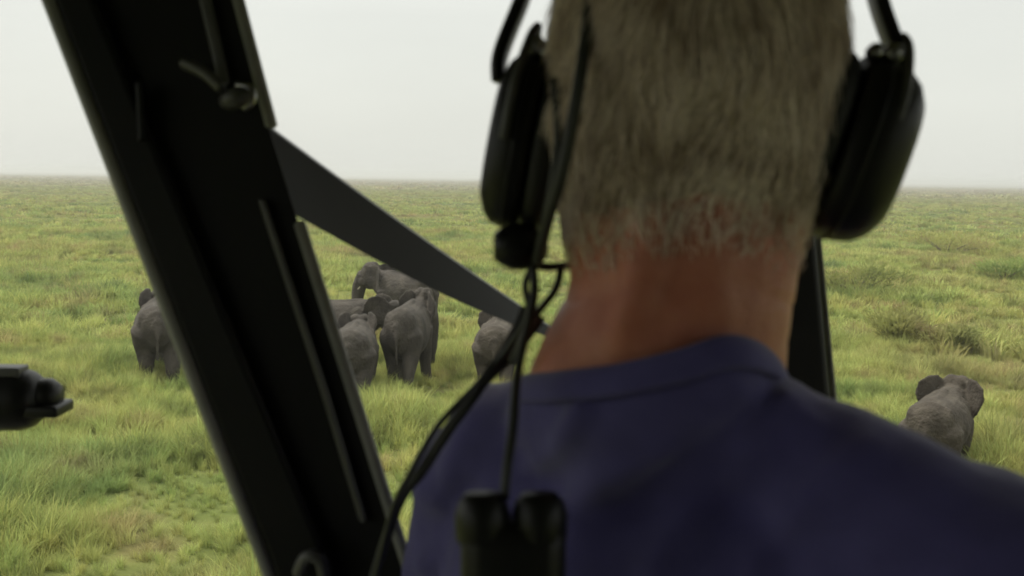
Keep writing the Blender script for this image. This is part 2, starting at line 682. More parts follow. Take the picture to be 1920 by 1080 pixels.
def elephant(px, py, heading, scale, label, ears=(0.9, 0.9), head_yaw=0.0, head_drop=0.0, trunk='down', step=0.2, m='elephant', tail=0.0, fat=1.0, tusks=False, slim=1.0, tall=1.0):
    """heading: world angle of its nose, 0 = to the right of the picture, 90 = straight away"""
    g = G(px, py)
    bm = bmesh.new()
    Y, Z = Vector((0, 1, 0)), Vector((0, 0, 1))
    rings = [(-1.36, 1.55, .20, .28), (-1.27, 1.52, .40, .48), (-1.05, 1.50, .56, .63), (-.7, 1.47, .63 * fat, .68), (-.25, 1.42, .70 * fat, .70), (.2, 1.42, .68 * fat, .72),
             (.58, 1.50, .56, .69), (.9, 1.62, .42, .54), (1.15, 1.74, .34, .43)]
    tube(bm, [Vector((a, 0, b)) for a, b, c, d in rings], [(c, d) for a, b, c, d in rings], 24, ax=(Y, Z))
    # spine ridge and hip bones
    tube(bm, spline([(-1.2, 0, 1.93), (-.8, 0, 2.08), (-.2, 0, 2.07), (.4, 0, 2.13), (.9, 0, 2.08)], 3), .10, 8)
    for s in (1, -1):
        ell(bm, (-.98, .34 * s, 1.72), (.26, .2, .3))
        ell(bm, (.52, .40 * s, 1.55), (.3, .2, .45))
    # legs
    for s, st in ((1, step), (-1, -step)):
        tube(bm, spline([(-.92, .33 * s, 1.45), (-.80 + st * .4, .35 * s, .98), (-.93 + st * .8, .34 * s, .52), (-.92 + st, .34 * s, .2), (-.88 + st, .34 * s, .02)], 3),
             [.40, .38, .35, .31, .27, .235, .205, .19, .18, .18, .185, .195, .205], 16)
        tube(bm, spline([(.58, .36 * s, 1.45), (.56 - st * .4, .37 * s, .95), (.58 - st * .7, .36 * s, .5), (.58 - st, .36 * s, .2), (.61 - st, .36 * s, .02)], 3),
             [.31, .30, .28, .25, .22, .205, .19, .178, .172, .172, .18, .195, .205], 16)
    # tail
    tube(bm, spline([(-1.33, 0, 1.68), (-1.46, tail * .3, 1.45), (-1.45, tail * .7, 1.05), (-1.40, tail, .72)], 4), [.075, .07, .065, .06, .056, .052, .05, .048, .046, .045, .05, .055, .045], 8)
    # head, turned at the neck
    piv = Vector((1.0, 0, 1.75))

    def H(x, y, z):
        v = Vector((x, y, z)) - piv
        c, s_ = math.cos(-head_drop), math.sin(-head_drop)
        v = Vector((v.x * c - v.z * s_, v.y, v.x * s_ + v.z * c))
        return piv + rotz(v, head_yaw)
    Rm = Matrix.Rotation(head_yaw, 3, 'Z') @ Matrix.Rotation(head_drop, 3, 'Y')
    tube(bm, [piv - Vector((.15, 0, .02)), H(1.2, 0, 1.82), H(1.42, 0, 1.9)], [.42, .40, .36], 16)
    ell(bm, H(1.50, 0, 1.98), (.36, .36, .46), Rm)
    for s in (1, -1):
        ell(bm, H(1.44, .13 * s, 2.24), (.24, .19, .22), Rm)
        ell(bm, H(1.62, .24 * s, 1.72), (.22, .13, .2), Rm)
    ell(bm, H(1.5, 0, 1.55), (.24, .17, .14), Rm)
    if trunk == 'curl':
        tp = [H(1.72, 0, 1.9), H(1.93, 0, 1.55), H(2.02, 0, 1.15), H(2.02, 0, .85), H(1.90, 0, .70), H(1.72, 0, .74), H(1.62, 0, .92)]
    elif trunk == 'reach':
        tp = [H(1.72, 0, 1.9), H(1.95, 0, 1.55), H(2.05, 0, 1.15), H(2.10, 0, .8), H(2.22, 0, .52), H(2.38, 0, .36)]
    else:
        tp = [H(1.72, 0, 1.9), H(1.93, 0, 1.55), H(2.02, 0, 1.15), H(2.02, 0, .8), H(1.98, 0, .5), H(2.06, 0, .3)]
    tp = spline(tp, 4)
    n = len(tp)
    tube(bm, tp, [.25 * (1 - i / (n - 1)) ** 0.8 + .065 for i in range(n)], 14)
    # ears: sheets with a folded top and a real thickness, hung from the side of the head
    for s, e in ((1, ears[0]), (-1, ears[1])):
        out2 = [(0, .30), (.22, .40), (.48, .36), (.70, .18), (.74, -.10), (.60, -.42), (.40, -.66), (.24, -.60), (.10, -.34), (0, -.16)]
        ca, sa = math.cos(e), math.sin(e)
        lay = []
        mid_ = []
        for dz in (-.032, .032):
            row = []
            for (u, v) in out2:
                bulge = -.10 * math.sin(min(1, u / .74) * math.pi)
                a = Vector((-u * sa + (bulge + dz) * ca, s * (u * ca + (bulge + dz) * sa), v))
                q = Vector((1.30, s * .31, 2.02)) + a
                row.append(bm.verts.new(H(q.x, q.y, q.z)))
            lay.append(row)
            a = Vector((-.34 * sa + (-.10 + dz) * ca, s * (.34 * ca + (-.10 + dz) * sa), -.06))
            q = Vector((1.30, s * .31, 2.02)) + a
            mid_.append(bm.verts.new(H(q.x, q.y, q.z)))
        k = len(out2)
        for i in range(k):
            bm.faces.new((mid_[0], lay[0][i], lay[0][(i + 1) % k]))
            bm.faces.new((mid_[1], lay[1][(i + 1) % k], lay[1][i]))
        for i in range(k):
            bm.faces.new((lay[0][i], lay[1][i], lay[1][(i + 1) % k], lay[0][(i + 1) % k]))
    bmesh.ops.triangulate(bm, faces=[f for f in bm.faces if len(f.verts) > 4])
    me = fuse(bm, .036, 3, 'elephant')
    sd = px * 0.37
    displace(me, lambda c: .018 * noise.noise((c.x * 2.2 + sd, c.y * 2.2, c.z * 2.2)) + .009 * noise.noise((c.x * 7 + sd, c.y * 7, c.z * 5)))
    o = bpy.data.objects.new('elephant', me)
    COL.objects.link(o)
    me.materials.append(M[m])
    o.location = (g.x, g.y, gh(g.x, g.y) - 0.02)
    o.rotation_euler = (0, 0, R(heading))
    o.scale = (scale, scale * slim, scale * tall)
    tag(o, label, 'elephant', 'elephants walking through the long grass')

    def part(nm, b, mt):
        q = bpy.data.objects.new(nm, mesh_of(b, nm))
        COL.objects.link(q)
        q.parent = o
        q.data.materials.append(mt)
    for s in (1, -1):
        b = bmesh.new()
        ell(b, H(1.735, .29 * s, 1.93), (.035, .03, .03), None, 10)
        part('eye', b, M['eye'])
        if tusks:
            b = bmesh.new()
            tube(b, spline([H(1.72, .17 * s, 1.62), H(1.92, .21 * s, 1.36), H(2.14, .20 * s, 1.22)], 4), [.05, .048, .046, .042, .038, .033, .028, .02, .01], 10)
            part('tusk', b, M['tusk'])
    return o


elephant(302, 704, 106, 1.08, 'grey elephant half hidden behind the left edge of the black pillar', ears=(1.2, 1.2), tail=.05, head_drop=.3)
elephant(756, 615, 152, 1.08, 'farthest elephant, facing left with its trunk curled under its head', ears=(1.15, 1.2), trunk='curl', head_drop=-.05, tusks=True)
elephant(766, 720, 82, 1.03, 'elephant walking away alone in the open with its right ear fanned out', ears=(1.3, .75), head_yaw=-.3, step=.34, slim=.84, tall=1.08)
elephant(648, 688, -6, .97, 'elephant facing right with lowered head and trunk down in the grass', ears=(1.2, 1.2), head_drop=.5, trunk='reach')
elephant(664, 745, 92, .95, 'front elephant seen from behind, cut by the right edge of the pillar', ears=(1.2, 1.2), tail=.22, head_drop=.35)
elephant(930, 716, 88, .93, 'brownish elephant below the tip of the tapered brace beside the man\'s shoulder', ears=(1.1, 1.0), m='elephant_brown', head_drop=.3)
elephant(1756, 899, 57, .86, 'lone elephant with both ears spread beyond the man\'s right shoulder', ears=(.95, .75), m='elephant_brown', head_yaw=-.1, head_drop=.12)

# ------------------------------------------------------------------ helicopter cabin
HEL = CAM + Vector((0.1, 0.4, -1.15))
hel = empty('helicopter', HEL)
tag(hel, 'black helicopter cabin with a thick diagonal door pillar and a tapered brace', 'helicopter')


def Lx(y, x0, k):
    return x0 + k * y


T0, T1 = -500, 2300
obj('door_pillar', prism([(Lx(T0, 96, .384), T0), (Lx(T0, 180, .418), T0), (Lx(T1, 180, .418), T1), (Lx(T1, 96, .384), T1)], .80, .07, .006), M['black_paint'], hel)
obj('door_frame', prism([(Lx(T0, 184, .418), T0), (Lx(T0, 440, .285), T0), (440, 0), (505, 240), (558, 412), (Lx(T1, 430, .313), T1), (Lx(T1, 184, .418), T1)], .815, .06, .006), M['black_paint'], hel)
# pale strips added to imitate the light, blurred rims of the edges
for path in ([P(Lx(T0, 91, .384), T0, .802), P(Lx(T1, 91, .384), T1, .802)],
             [P(Lx(T0, 446, .285), T0, .818), P(446, 0, .818), P(508, 236, .818)],
             [P(561, 420, .818), P(Lx(T1, 434, .313), T1, .818)]):
    bm = bmesh.new()
    tube(bm, path, .0050, 12)
    obj('edge_rim', bm, M['pale_rim'], hel)
# raised strips
obj('seal_strip', prism([(345, -120), (371, -120), (432, 156), (410, 160)], .806, .012, .003), M['strip'], hel)
obj('seal_strip', prism([(483, 374), (497, 372), (612, 720), (690, 980), (676, 984), (598, 724)], .806, .012, .003), M['strip'], hel)
obj('seal_strip', prism([(252, 150), (266, 150), (272, 262), (258, 268)], .795, .01, .003), M['black_paint'], hel)
# latch on the frame
bm = bmesh.new()
tube(bm, spline([P(345, 118, .795), P(385, 138, .79), P(415, 165, .788)], 4), .0045, 10)
obj('latch_arm', bm, M['strip'], hel)
bm = bmesh.new()
tube(bm, [P(425, 190, .795), P(438, 186, .785), P(452, 181, .785), P(464, 178, .795)], [.006, .0075, .0075, .006], 12)
lk = obj('latch', bm, M['strip'], hel)
bm = bmesh.new()
tube(bm, spline([P(445, 160, .79), P(468, 165, .787), P(473, 188, .787), P(458, 202, .79)], 4), .003, 8)
obj('latch_ring', bm, M['metal'], lk)
bm = bmesh.new()
tube(bm, spline([P(560, 1075, .79), P(575, 1045, .785), P(600, 1050, .785), P(610, 1090, .79)], 4), .005, 8)
obj('grab_loop', bm, M['strip'], hel)


# tapered brace running forward from the pillar
def brace():
    bm = bmesh.new()
    topl, low = [], []
    for i in range(7):
        f_ = i / 6
        topl.append((470 + 575 * f_, 214 + 409 * f_ + 5 * math.sin(f_ * 3.14), .822 + .27 * f_))
        low.append((528 + 517 * f_, 400 + 235 * f_ + 11 * math.sin(f_ * 3.14), .822 + .27 * f_))
    secs = []
    for i, (a, b) in enumerate(zip(topl, low)):
        pa, pb = P(*a), P(*b)
        m_ = pa.lerp(pb, 0.5)
        hgt = (pa - pb).length
        f_ = i / 6
        th = Vector((0, .016, 0))
        lean = Vector((0, -.9, -.12)) * hgt * (-.35 + 1.7 * f_ * f_)      # the face tips up towards the sky along its length
        secs.append([pa, pb + lean * .6, pb + lean * .6 + th, pa + th])
    n_ = len(secs)
    fine = [spline([secs[i][k] for i in range(n_)], 5) for k in range(4)]
    secs = [[fine[k][i] for k in range(4)] for i in range(len(fine[0]))]
    rows = [[bm.verts.new(p) for p in s] for s in secs]
    for A, B in zip(rows, rows[1:]):
        for k in range(4):
            bm.faces.new((A[k], A[(k + 1) % 4], B[(k + 1) % 4], B[k]))
    bm.faces.new(rows[0])
    bm.faces.new(list(reversed(rows[-1])))
    bmesh.ops.recalc_face_normals(bm, faces=bm.faces)
    bm.edges.ensure_lookup_table()
    es = [e for e in bm.edges if len(e.link_faces) == 2 and e.calc_face_angle() > .6]
    me = mesh_of(bm, 'brace', True)
    me.set_sharp_from_angle(angle=.6)
    return me


obj('brace', brace(), M['brace_paint'], hel)
# post on the far side, seen behind the neck
obj('door_post', prism([(1395, -420), (1444, -420), (1487, 0), (1531, 440), (1559, 740), (1620, 1400), (1500, 1400), (1455, 740), (1430, 440)], 1.0, .05, .006), M['black_paint'], hel)
obj('edge_rim', prism([(1447, -420), (1452, -420), (1495, 0), (1540, 440), (1569, 740), (1630, 1400), (1624, 1400), (1562, 740), (1534, 440), (1490, 0)], 1.015, .03, .002), M['pale_rim'], hel)  # pale strip down the post's right edge
# roof, rear bulkhead, floor, right hand wall
cx, cy, cz = CAM
bm = bmesh.new()
box(bm, (cx - 1.15, cy - 1.0, cz + .34), (cx + 1.35, cy + 1.45, cz + .40), .012)
obj('roof', bm, M['headliner'], hel)
bm = bmesh.new()
box(bm, (cx - 1.1, cy - 1.0, cz - 1.15), (cx + 1.3, cy - .94, cz + .335), .012)
obj('bulkhead', bm, M['headliner'], hel)
bm = bmesh.new()
box(bm, (cx - 1.1, cy - .93, cz - 1.22), (cx + 1.3, cy + 1.6, cz - 1.16), .012)
obj('cabin_floor', bm, M['trim'], hel)
# the man's seat
bm = bmesh.new()
tube(bm, [CAM + Vector((.16, .50, -.82)), CAM + Vector((.34, .95, -.80))], [(.24, .07), (.23, .07)], 20, ax=(Vector((.92, -.38, 0)), Vector((0, 0, 1))))
st = obj('seat_cushion', bm, M['trim'], hel)
bm = bmesh.new()
box(bm, CAM + Vector((-.02, .45, -1.155)), CAM + Vector((.45, .9, -.895)), .01)
obj('seat_base', bm, M['trim'], hel)

# ------------------------------------------------------------------ the man
def W(x, y, z):
    return CAM + Vector((x, y, z))


YAW = R(-25)
tR = Vector((math.cos(YAW), math.sin(YAW), 0))
tF = Vector((-math.sin(YAW), math.cos(YAW), 0))
HC = P(1300, 130, .64)                                   # centre of the skull
HM = Matrix.Translation(HC) @ Matrix.Rotation(R(-6), 4, 'Z') @ Matrix.Rotation(R(2), 4, 'Y')


def h(x, y, z):
    return HM @ Vector((x, y, z))


SPX, SPY = .118, .645
neck = [(P(1222, 770, .655), .080, .072), (P(1232, 690, .645), .0745, .068), (P(1250, 620, .636), .0690, .066), (P(1278, 540, .635), .0645, .066), (P(1284, 450, .637), .0665, .070), (P(1290, 370, .64), .068, .074)]
pel = W(.16, .62, -.70)
kneeR = pel + tF * .44 + tR * .15 + Vector((0, 0, .02))
kneeL = pel + tF * .44 - tR * .15 + Vector((0, 0, .02))
shR, shL = W(.268, .505, -.222), W(.002, .725, -.20)
elR, elL = W(.36, .60, -.47), W(-.05, .81, -.45)
haR, haL = kneeR + Vector((-.02, -.06, .10)), kneeL + Vector((.0, -.06, .10))


def torso(bm, g):
    rg = [(-.158, .080, .062), (-.180, .125, .082), (-.205, .158, .100), (-.26, .172, .112), (-.36, .172, .120), (-.50, .158, .118), (-.62, .165, .122), (-.72, .170, .125)]
    cs = [W(SPX + .02 * (-.12 - z) / .6, SPY - .03 * (-.12 - z), z) for z, a, b in rg]
    tube(bm, cs, [(a + g, b + g) for z, a, b in rg], 26, ax=(tR, tF))
    tube(bm, [W(.128, .605, -.140), W(.268, .505, -.216)], [.036 + g, .060 + g], 16)
    tube(bm, [W(.070, .630, -.142), W(.035, .675, -.168), W(.002, .725, -.2)], [.036 + g, .044 + g, .056 + g], 16)
    # shoulder blades
    ell(bm, W(.185, .545, -.25), (.060 + g, .045 + g, .085 + g))
    ell(bm, W(.045, .625, -.26), (.055 + g, .045 + g, .085 + g))


def arm(bm, a, e, k, g, part=1.0):
    pts = spline([a, a.lerp(e, .5), e], 4)
    if part < 1:
        pts = pts[:6]
    tube(bm, pts, [(.060 - .016 * i / 8) + g for i in range(len(pts))], 16)


bm = bmesh.new()
torso(bm, -.016)
tube(bm, [q[0] for q in neck], [(q[1], q[2]) for q in neck], 24, ax=(Vector((1, 0, 0)), Vector((0, 1, 0))))
ell(bm, HC, (.080, .098, .106), HM.to_3x3(), 32)
tube(bm, [h(0, -.028, -.02), h(0, -.030, -.06), h(0, -.026, -.10), h(0, -.016, -.14)], [(.076, .066), (.073, .058), (.067, .049), (.062, .044)], 24, ax=(Vector((1, 0, 0)), Vector((0, 1, 0))))   # nape
ell(bm, h(0, .035, -.055), (.066, .066, .075), HM.to_3x3(), 24)         # face
ell(bm, h(0, .058, -.105), (.042, .040, .032), HM.to_3x3())             # chin
for s in (1, -1):
    ell(bm, h(.034 * s, .082, -.045), (.022, .018, .020), HM.to_3x3())  # cheekbone
    ell(bm, h(.026 * s, .088, .000), (.026, .012, .010), HM.to_3x3())   # brow
    tube(bm, [h(.052 * s, .01, -.085), h(.035 * s, .06, -.112)], .022, 10)  # jaw
    e = h(.080 * s, -.005, -.05)
    ell(bm, e, (.010, .020, .032), HM.to_3x3())                         # ear
for s in (1, -1):
    tube(bm, spline([P(1284 + 55 * s, 380, .580), P(1272 + 62 * s, 520, .580), P(1262 + 85 * s, 640, .588)], 3), .0145, 10)   # cords of the neck
ell(bm, P(1330, 662, .585), (.02, .014, .014))                          # top of the spine
tube(bm, [h(0, .094, -.008), h(0, .108, -.035), h(0, .118, -.050)], [.008, .011, .014], 10)   # nose
ell(bm, h(0, .098, -.080), (.024, .010, .006), HM.to_3x3())             # lips
ell(bm, h(0, .096, -.090), (.021, .010, .006), HM.to_3x3())
for a, e, k, sg in ((shR, elR, haR, 1), (shL, elL, haL, -1)):
    arm(bm, a, e, k, -.010)
    tube(bm, spline([e, e.lerp(k, .5), k], 3), [.044, .042, .040, .036, .032, .028, .026], 14)
    d = (kneeR - pel).normalized()
    side = d.cross(Vector((0, 0, 1))).normalized()
    pc = k + d * .045
    ell(bm, pc, (.040, .050, .020), Matrix.Rotation(YAW, 3, 'Z'))
    for i in range(4):
        b0 = k + d * .075 + side * (.030 - .02 * i)
        ln = (.070, .078, .074, .058)[i]
        tube(bm, [b0 - d * .02, b0 + d * ln * .5 + Vector((0, 0, .004)), b0 + d * ln - Vector((0, 0, .016))], [.0095, .009, .008], 8)
    b0 = k + d * .02 - side * (.035 * sg)
    tube(bm, [b0, b0 + d * .03 - side * .018 * sg, b0 + d * .058 - side * .022 * sg - Vector((0, 0, .01))], [.012, .011, .009], 8)
for kn in (kneeR, kneeL):
    hp = pel + (tR * .09 if kn is kneeR else tR * -.09)
    tube(bm, [hp, kn], [.085, .058], 16)
    ft = kn + Vector((0, 0, -.40)) + tF * .05
    tube(bm, [kn, kn.lerp(ft, .4), ft], [.056, .055, .036], 14)
    tube(bm, [ft, ft + tF * .18 + Vector((0, 0, -.03))], [.04, .032], 12)
body = fuse(bm, .004, 7, 'person')
NK = P(1280, 560, .60)


def creases(c):
    q = c - NK
    if abs(q.z) > .07 or q.length > .12:
        return 0
    k = math.exp(-(q.z / .035) ** 2)
    w_ = q.z + .25 * q.x * q.x / .06 + .004 * noise.noise((q.x * 25, q.z * 30, 1))
    return k * (-.0011 * math.exp(-((w_ - .012) / .0022) ** 2) - .0009 * math.exp(-((w_ + .012) / .0022) ** 2) + .0006 * noise.noise((q.x * 90, q.y * 90, q.z * 140)))


displace(body, creases)
man = obj('person', body, M['skin'], origin=pel + Vector((0, 0, -.08)))
tag(man, 'grey haired man in a navy T-shirt seen from behind wearing a black headset', 'person')
for s in (1, -1):
    bm = bmesh.new()
    ell(bm, h(.030 * s, .086, -.018), (.012, .012, .011), None, 12)
    obj('eye', bm, M['eye'], man)

# shirt
bm = bmesh.new()
torso(bm, .004)
for a, e, k in ((shR, elR, haR), (shL, elL, haL)):
    arm(bm, a, e, k, .006, .6)
ring = [(968, 716, .655), (1040, 706, .600), (1150, 694, .572), (1270, 668, .560), (1365, 640, .560), (1432, 652, .580), (1470, 692, .62), (1445, 745, .70), (1300, 800, .75), (1110, 790, .745), (1000, 755, .71)]
cl = spline([P(*q) for q in ring], 8, True)
cen = sum(cl, Vector()) / len(cl)
ra_ = [bm.verts.new(cen + (p - cen) * 1.00 + Vector((0, 0, -.008))) for p in cl]
rb_ = [bm.verts.new(cen + (p - cen) * 1.03 + Vector((0, 0, -.032))) for p in cl]
rc_ = [bm.verts.new(cen + (p - cen) * .80 + Vector((0, 0, -.07))) for p in cl]
for A, B in ((ra_, rb_), (rb_, rc_)):
    for k in range(len(cl)):
        bm.faces.new((A[k], A[(k + 1) % len(cl)], B[(k + 1) % len(cl)], B[k]))
bm.faces.new(ra_)
bm.faces.new(list(reversed(rc_)))
shirt_me = fuse(bm, .005, 7, 'shirt')
C7 = P(1330, 660, .55)


RIDGES = [([(1085, 775), (1040, 840), (985, 890), (930, 915)], .0075, .0075), ([(1230, 845), (1130, 900), (1060, 965)], .006, .009),
          ([(1470, 760), (1380, 850), (1290, 960), (1230, 1060)], .007, .012), ([(1620, 850), (1500, 950), (1420, 1060)], .005, .012),
          ([(905, 745), (880, 830), (850, 930)], .005, .008), ([(900, 960), (850, 1000), (800, 1060)], .007, .008), ([(1330, 700), (1420, 745), (1530, 800)], .003, .006)]
RID3 = []
for pts_, a_, w_ in RIDGES:
    RID3.append(([Vector(((x - 960) / FPX, -(y - 540) / FPX)) for x, y in pts_], a_, w_ / .56))


def folds(c):
    r_ = c - CAM
    dz = r_.dot(fwd)
    uv = Vector((r_.dot(rt) / dz, r_.dot(up) / dz))
    extra = 0
    for pts_, a_, w_ in RID3:
        best = 9
        for A, B in zip(pts_, pts_[1:]):
            ab = B - A
            tt = min(1, max(0, (uv - A).dot(ab) / ab.length_squared))
            best = min(best, (uv - A - ab * tt).length)
        end = min((uv - pts_[0]).length, (uv - pts_[-1]).length)
        extra += a_ * math.exp(-(best / w_) ** 2)
    if dz > .75:
        extra = 0
    return folds2(c) + extra


def folds2(c):
    q = c - C7
    u = q.x * .75 - q.z * .65              # folds run down and to the left from the right shoulder
    v = q.x * .6 + q.z * .8
    wv = noise.noise((u * 26 + 1.2 * noise.noise((q.x * 9, q.z * 9, 2)), v * 5, q.y * 5))
    ww = noise.noise((u * 55, v * 11, 4 + q.y * 8))
    k = min(1, max(0, (-q.z - .005) / .06))
    return (.0085 * wv + .0028 * ww) * k


displace(shirt_me, folds)
shirt = obj('shirt', shirt_me, M['shirt'], man)
bm = bmesh.new()
n = len(cl)
cen = sum(cl, Vector()) / n
rows = []
for i, p in enumerate(cl):
    o_ = p - cen
    o_.z = 0
    o_.normalize()
    sec = []
    for k in range(10):
        a = 2 * math.pi * k / 10
        sec.append(bm.verts.new(p + o_ * (.0034 * math.cos(a)) + (Vector((0, 0, 1)) * .92 - o_ * .38) * (.0095 * math.sin(a)) + Vector((0, 0, -.0055))))
    rows.append(sec)
for i in range(n):
    A, B = rows[i], rows[(i + 1) % n]
    for k in range(10):
        bm.faces.new((A[k], A[(k + 1) % 10], B[(k + 1) % 10], B[k]))
bmesh.ops.recalc_face_normals(bm, faces=bm.faces)
obj('collar', bm, M['shirt'], shirt)
# trousers
bm = bmesh.new()
tube(bm, [pel + Vector((0, 0, .10)), pel + Vector((0, 0, -.04))], [(.172, .13), (.178, .14)], 22, ax=(tR, tF))
for kn in (kneeR, kneeL):
    hp = pel + (tR * .09 if kn is kneeR else tR * -.09)
    tube(bm, [hp, kn], [.098, .072], 16)
    ft = kn + Vector((0, 0, -.36)) + tF * .045
    tube(bm, [kn, ft], [.070, .058], 14)
obj('trousers', fuse(bm, .008, 6, 'trousers'), M['trousers'], man)

# hair: cap on the scalp plus strands
INV = HM.inverted()


def hair_amount(q):
    """q in head space; > 0 where hair grows (metres inside the hairline)"""
    x, y, z = q
    # nape line low at the back, rising over the ears, up the temples to the forehead
    if y < -.02:
        line = -.094 + .006 * math.cos(x * 40) + .08 * x
    elif y < .045:
        line = -.094 + .08 * x + (y + .02) / .065 * .08
    else:
        line = -.014 + (y - .045) / .05 * .075
    return z - line


bmh = bmesh.new()
bmh.from_mesh(body)
ofs = ORG['person']
kill = [f for f in bmh.faces if hair_amount(INV @ (f.calc_center_median() + ofs)) < -.014 or (INV @ (f.calc_center_median() + ofs)).z < -.125]
bmesh.ops.delete(bmh, geom=kill, context='FACES')
# keep the biggest island only
roots = []
bmh.faces.ensure_lookup_table()
for f in bmh.faces:
    c = f.calc_center_median() + ofs
    q = INV @ c
    roots.append((c, f.normal.copy(), f.calc_area(), hair_amount(q), q))
bmesh.ops.delete(bmh, geom=[f for f in bmh.faces if hair_amount(INV @ (f.calc_center_median() + ofs)) < .016], context='FACES')
for v in bmh.verts:
    v.normal_update()
for v in bmh.verts:
    a = hair_amount(INV @ (v.co + ofs))
    v.co += v.normal * (.0004 + .0050 * min(1, max(0, (a - .016) / .10)))
bmesh.ops.translate(bmh, verts=bmh.verts, vec=ofs)
hair = obj('hair', bmh, M['scalp'], man)

HAIR = bpy.data.materials.new('hair_strands')
HAIR.use_nodes = True
t = HAIR.node_tree
b = t.nodes['Principled BSDF']
b.inputs['Roughness'].default_value = 0.45
b.inputs['Specular IOR Level'].default_value = 0.5
hi = t.nodes.new('ShaderNodeHairInfo')
gp = t.nodes.new('ShaderNodeNewGeometry')
nzn = t.nodes.new('ShaderNodeTexNoise')
nzn.inputs['Scale'].default_value = 34
nzn.inputs['Detail'].default_value = 3
t.links.new(gp.outputs['Position'], nzn.inputs['Vector'])
ad = t.nodes.new('ShaderNodeMath')
ad.operation = 'MULTIPLY_ADD'
ad.inputs[1].default_value = 0.22
t.links.new(hi.outputs['Random'], ad.inputs[0])
m2 = t.nodes.new('ShaderNodeMath')
m2.operation = 'MULTIPLY'
m2.inputs[1].default_value = 0.85
t.links.new(nzn.outputs['Fac'], m2.inputs[0])
t.links.new(m2.outputs[0], ad.inputs[2])
cr = t.nodes.new('ShaderNodeValToRGB')
e = cr.color_ramp.elements
e[0].position = .30
e[0].color = (.36, .265, .195, 1)
e[1].position = .75
e[1].color = (.92, .82, .74, 1)
q = e.new(.52)
q.color = (.78, .67, .58, 1)
t.links.new(ad.outputs[0], cr.inputs['Fac'])
t.links.new(cr.outputs['Color'], b.inputs['Base Color'])

rnd = random.Random(3)
tot = sum(r[2] for r in roots)
NS, NP = 48000, 6
NC = 0
import itertools
cum = list(itertools.accumulate(r[2] for r in roots))
import bisect
pos, rad = [], []
crown = h(0.01, -.03, .11)
for i in range(NS):
    c, nrm, ar, am, q = roots[min(len(roots) - 1, bisect.bisect(cum, rnd.uniform(0, tot)))]
    fade = min(1, max(0, (am + .016 + .008 * noise.noise((q.x * 60, q.z * 30, 4))) / .12))
    if rnd.random() > .12 + 3.2 * fade:
        continue
    p = c + Vector((rnd.uniform(-.003, .003), rnd.uniform(-.003, .003), rnd.uniform(-.003, .003)))
    away = (p - crown)
    away = away - nrm * away.dot(nrm)
    away.normalize()
    sw = noise.noise((q.x * 34, q.y * 30, q.z * 26)) + .35 * noise.noise((q.x * 80, q.y * 80, q.z * 80))
    sw2 = noise.noise((q.x * 50, q.y * 40, q.z * 50 + 9))
    tang = nrm.cross(away)
    d = (away + tang * (1.25 * sw + rnd.gauss(0, .18)) + nrm * ((.34 + .32 * sw2) * fade + rnd.gauss(.05, .12))).normalized()
    ln = (.0040 + .0215 * fade) * rnd.uniform(.6, 1.25)
    cur = Vector((0, 0, -1)) * .35 + away * .55 - nrm * .35
    NC += 1
    x = p.copy()
    for k in range(NP):
        pos += x[:]
        rad.append(.00032 * (1 - .75 * k / (NP - 1)))
        x = x + d * (ln / (NP - 1))
        d = (d + cur * .28 + tang * rnd.gauss(0, .05)).normalized()
hc = bpy.data.hair_curves.new('hair_strands')
hc.add_curves([NP] * NC)
hc.position_data.foreach_set('vector', pos) if hasattr(hc, 'position_data') else hc.attributes['position'].data.foreach_set('vector', pos)
ra = hc.attributes.get('radius') or hc.attributes.new('radius', 'FLOAT', 'POINT')
ra.data.foreach_set('value', rad)
hc.materials.append(HAIR)
ho = bpy.data.objects.new('hair_strands', hc)
COL.objects.link(ho)
ho.parent = hair
ho.location = -ORG['person']
ho['kind'] = 'stuff'

# ------------------------------------------------------------------ headset
hs = empty('headset', h(0, 0, .13))
tag(hs, 'black aviation headset with big ear cups on the grey haired man', 'headset')


def cup(cxx, cyy, czz, side, tilt, ymul=1.0, xf=1.0):
    T = HM @ Matrix.Translation((cxx, cyy, czz)) @ Matrix.Rotation(tilt, 4, 'Y')

    def rings(spec, nm, m_, parent):
        bm = bmesh.new()
        rows = []
        seg = 28
        for (xo, sc_) in spec:
            row = []
            for k in range(seg):
                a = 2 * math.pi * k / seg
                c_, s_ = math.cos(a), math.sin(a)
                ex = 2 / 2.6
                row.append(bm.verts.new(T @ Vector((side * xo * xf, .040 * ymul * sc_ * math.copysign(abs(c_) ** ex, c_), .052 * sc_ * math.copysign(abs(s_) ** ex, s_)))))
            rows.append(row)
        for A, B in zip(rows, rows[1:]):
            for k in range(seg):
                bm.faces.new((A[k], A[(k + 1) % seg], B[(k + 1) % seg], B[k]))
        bm.faces.new(rows[0])
        bm.faces.new(rows[-1])
        bmesh.ops.recalc_face_normals(bm, faces=bm.faces)
        return obj(nm, bm, m_, parent)
    sh = rings([(.004, .90), (.004, .985), (.010, 1.0), (.022, 1.0), (.030, .97), (.037, .88), (.042, .74), (.044, .5)], 'ear_cup', M['plastic'], hs)
    rings([(-.020, .70), (-.021, .80), (-.019, .90), (-.012, .97), (-.003, .97), (.001, .9), (.0035, .8)], 'ear_cushion', M['cushion'], sh)
    # seam band and pivot screw
    bm = bmesh.new()
    pts = []
    for k in range(32):
        a = 2 * math.pi * k / 32
        c_, s_ = math.cos(a), math.sin(a)
        pts.append(T @ Vector((side * .016 * xf, .0405 * ymul * math.copysign(abs(c_) ** .77, c_), .0525 * math.copysign(abs(s_) ** .77, s_))))
    tube(bm, pts, .0012, 6, closed=True)
    obj('cup_rim', bm, M['plastic'], sh)
    return sh, T


